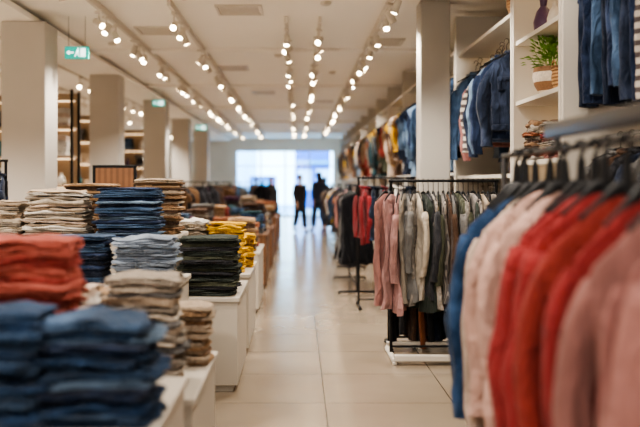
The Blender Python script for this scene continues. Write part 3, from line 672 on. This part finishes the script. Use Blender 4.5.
# ---------------------------------------------------------------- people
def skin_obj(name,verts,edges,rad,m,parent=None,loc=(0,0,0),rot=0,sub=2,root=0):
    me=bpy.data.meshes.new(name); me.from_pydata(verts,edges,[]); me.materials.append(m)
    o=ob(name,me,loc,(0,0,rot),parent)
    md=o.modifiers.new('Skin','SKIN'); md.use_smooth_shade=True
    sv=me.skin_vertices[0].data
    for i,r in enumerate(rad):
        sv[i].radius=r if isinstance(r,tuple) else (r,r)
    sv[root].use_root=True
    o.modifiers.new('Sub','SUBSURF').levels=sub; o.modifiers[-1].render_levels=sub
    return o
def person(x,y,rot,coat,trous,label,stride=.22,long=False,hair='short',hm=None,sc=1):
    V=[];Ed=[];Rd=[]
    def a(p,r,par=None):
        V.append(p);Rd.append(r)
        if par is not None: Ed.append((par,len(V)-1))
        return len(V)-1
    pel=a((0,0,.94),(.13,.10)); sp=a((0,0,1.08),(.12,.09),pel); ch=a((0,0,1.28),(.14,.10),sp); uc=a((0,0,1.41),(.10,.075),ch)
    nk=a((0,0,1.49),.05,uc); jw=a((0,-.015,1.56),(.062,.07),nk); hd=a((0,-.005,1.64),(.076,.092),jw); tp=a((0,0,1.71),(.055,.065),hd)
    J={}
    for s in (-1,1):
        sw=-stride*.5*s   # arm swings opposite to leg
        sh=a((s*.155,0,1.40),.052,uc); el=a((s*.21,.03-sw*.35,1.13),.038,sh); wy=-.05-sw*1.0; wr=a((s*.20,wy,.90),.026,el); pm=a((s*.198,wy-.02,.83),(.022,.036),wr)
        for f,(oy,ln) in enumerate(((-.028,.07),(-.009,.08),(.010,.075),(.028,.06))):
            k1=a((s*.198,wy-.025+oy,.79),.009,pm); k2=a((s*.191,wy-.031+oy,.79-ln*.5),.008,k1); a((s*.181,wy-.035+oy,.79-ln),.007,k2)
        t1=a((s*.188,wy-.06,.84),.010,pm); a((s*.181,wy-.075,.80),.008,t1)
        fy=-s*stride
        hp=a((s*.085,0,.88),.085,pel); kn=a((s*.07,fy*.45-.04,.50),.056,hp)
        back=fy>0
        lift=.05 if (back and stride>.15) else 0
        an=a((s*.06,fy+.04,.10+lift),.038,kn)
        ft=a((s*.063,fy-.03,.045+lift*.6),(.04,.035),an); a((s*.068,fy-.13,.035),(.038,.026),ft)
        J[s]=(sh,el,wr,hp,kn,an,lift)
    body=skin_obj('person',V,Ed,Rd,SKIN,None,(x,y,0),rot); body.scale=(sc,sc,sc)
    tag(body,label,'person')
    cv=[(0,0,.80 if not long else .58),(0,0,1.0),(0,0,1.26),(0,0,1.40)]; cr=[(.19,.17) if not long else (.20,.19),(.18,.145),(.185,.14),(.14,.105)]; ce=[(0,1),(1,2),(2,3)]
    for s in (-1,1):
        i=len(cv); p=[V[j] for j in J[s][:3]]
        cv+=[p[0],p[1],tuple(Vector(p[1]).lerp(Vector(p[2]),.9))]; cr+=[.078,.066,.052]; ce+=[(3,i),(i,i+1),(i+1,i+2)]
    skin_obj('coat',cv,ce,cr,coat,body,root=1)
    tv=[(0,0,.95)]; tr=[(.14,.12)]; te=[]
    for s in (-1,1):
        p=[V[j] for j in J[s][3:6]]; i=len(tv)
        tv+=[p[0],p[1],tuple(Vector(p[1]).lerp(Vector(p[2]),.93))]; tr+=[.112,.092,.078]; te+=[(0,i),(i,i+1),(i+1,i+2)]
    skin_obj('trousers',tv,te,tr,trous,body)
    for s in (-1,1):
        an=V[J[s][5]]; lf=J[s][6]
        skin_obj('shoe',[(an[0],an[1]+.01,.055+lf),(an[0]+s*.004,an[1]-.08,.048+lf*.6),(an[0]+s*.008,an[1]-.19,.036)],[(0,1),(1,2)],[(.048,.05),(.048,.042),(.042,.03)],DARKP,body)
    g=G(); rings=[]
    for i in range(9):
        t=i/8; ph=t*pi*.62
        r_=.088*math.sin(ph)+.004; z=1.655+.098*math.cos(ph)
        rings.append([(r_*math.cos(2*pi*k/20),.012+r_*1.12*math.sin(2*pi*k/20)+(.02 if math.sin(2*pi*k/20)<-.3 and t>.6 else 0),z) for k in range(20)])
    if hair=='long':
        for z,w in ((1.55,.085),(1.47,.09),(1.42,.06)):
            rings.append([(w*math.cos(2*pi*k/20),.05+.045*math.sin(2*pi*k/20),z) for k in range(20)])
    g.loft(rings); ob('hair',g.mesh('hair',hm or HAIR),parent=body)
    ob('nose',G().tube([(0,-.092,1.655),(0,-.108,1.62),(0,-.094,1.61)],[.008,.013,.009],8).mesh('nose',SKIN),parent=body)
    for s in (-1,1):
        ob('ear',G().tube([(s*.078,0,1.665),(s*.088,.008,1.64),(s*.078,.004,1.605)],[.01,.016,.009],8,.6).mesh('ear',SKIN),parent=body)
        ob('eye',G().tube([(s*.03-.01,-.09,1.655),(s*.03,-.093,1.655),(s*.03+.01,-.09,1.655)],[.003,.006,.003],8).mesh('eye',DARKP),parent=body)
    ob('mouth',G().tube([(-.02,-.088,1.58),(0,-.093,1.578),(.02,-.088,1.58)],[.003,.005,.003],8).mesh('mouth',fab('lips',(150,80,76))),parent=body)
    return body
DK=fab('coat_black',(44,40,42)); DK2=fab('coat_navy',(44,46,58)); TR=fab('trousers_black',(38,38,44)); TR2=fab('trousers_denim',(54,62,80))
person(.06,26.0,.45,DK,TR,'person in a black coat walking along the aisle',.26,True,sc=1.02)
person(.64,26.4,pi+.45,DK2,TR2,'person in a navy jacket walking away beside the racks',.26,False,'long',sc=1.07)
person(.95,30.5,pi,DK,TR2,'person in a dark jacket browsing beside the racks',.08,False,'long')
person(-1.0,32,.6,DK2,TR2,'person in a dark blue jacket near the entrance',.14,True,'long')
person(-1.7,34.5,.6,fab('coat_brown',(96,76,64)),TR2,'person in a brown coat near the entrance',.14)

# ---------------------------------------------------------------- cleanup templates
for o in TEMPL:
    for c in list(o.children): bpy.data.objects.remove(c,do_unlink=True)
    bpy.data.objects.remove(o,do_unlink=True)

# ---------------------------------------------------------------- light / world / camera
w=bpy.data.worlds.new('World'); SC.world=w; w.use_nodes=True
bg=w.node_tree.nodes['Background']; bg.inputs[0].default_value=(.46,.77,1,1); bg.inputs[1].default_value=9.0
def area(loc,rot,sx,sy,en,col):
    l=bpy.data.lights.new('added_fill_lamp','AREA'); l.shape='RECTANGLE'; l.size=sx; l.size_y=sy; l.energy=en; l.color=col
    o=bpy.data.objects.new('added_fill_lamp',l); COL.objects.link(o); o.location=loc; o.rotation_euler=rot
area((-1,-.6,3.3),(math.radians(35),0,0),4,1.4,140,(1,.94,.87))  # added soft fill behind the camera, not a fixture of the shop
cam=bpy.data.cameras.new('Camera'); co=bpy.data.objects.new('Camera',cam); COL.objects.link(co)
co.location=(0,0,1.55); co.rotation_euler=(pi/2,0,0)
cam.sensor_width=36; cam.lens=850/640*36; cam.shift_x=(320-298)/640; cam.shift_y=-(213.5-182)/640
cam.dof.use_dof=True; cam.dof.focus_distance=6.7; cam.dof.aperture_fstop=1.05
SC.camera=co
SC.view_settings.view_transform='AgX'
try: SC.view_settings.look='AgX - Medium High Contrast'
except Exception: pass
SC.view_settings.exposure=.42
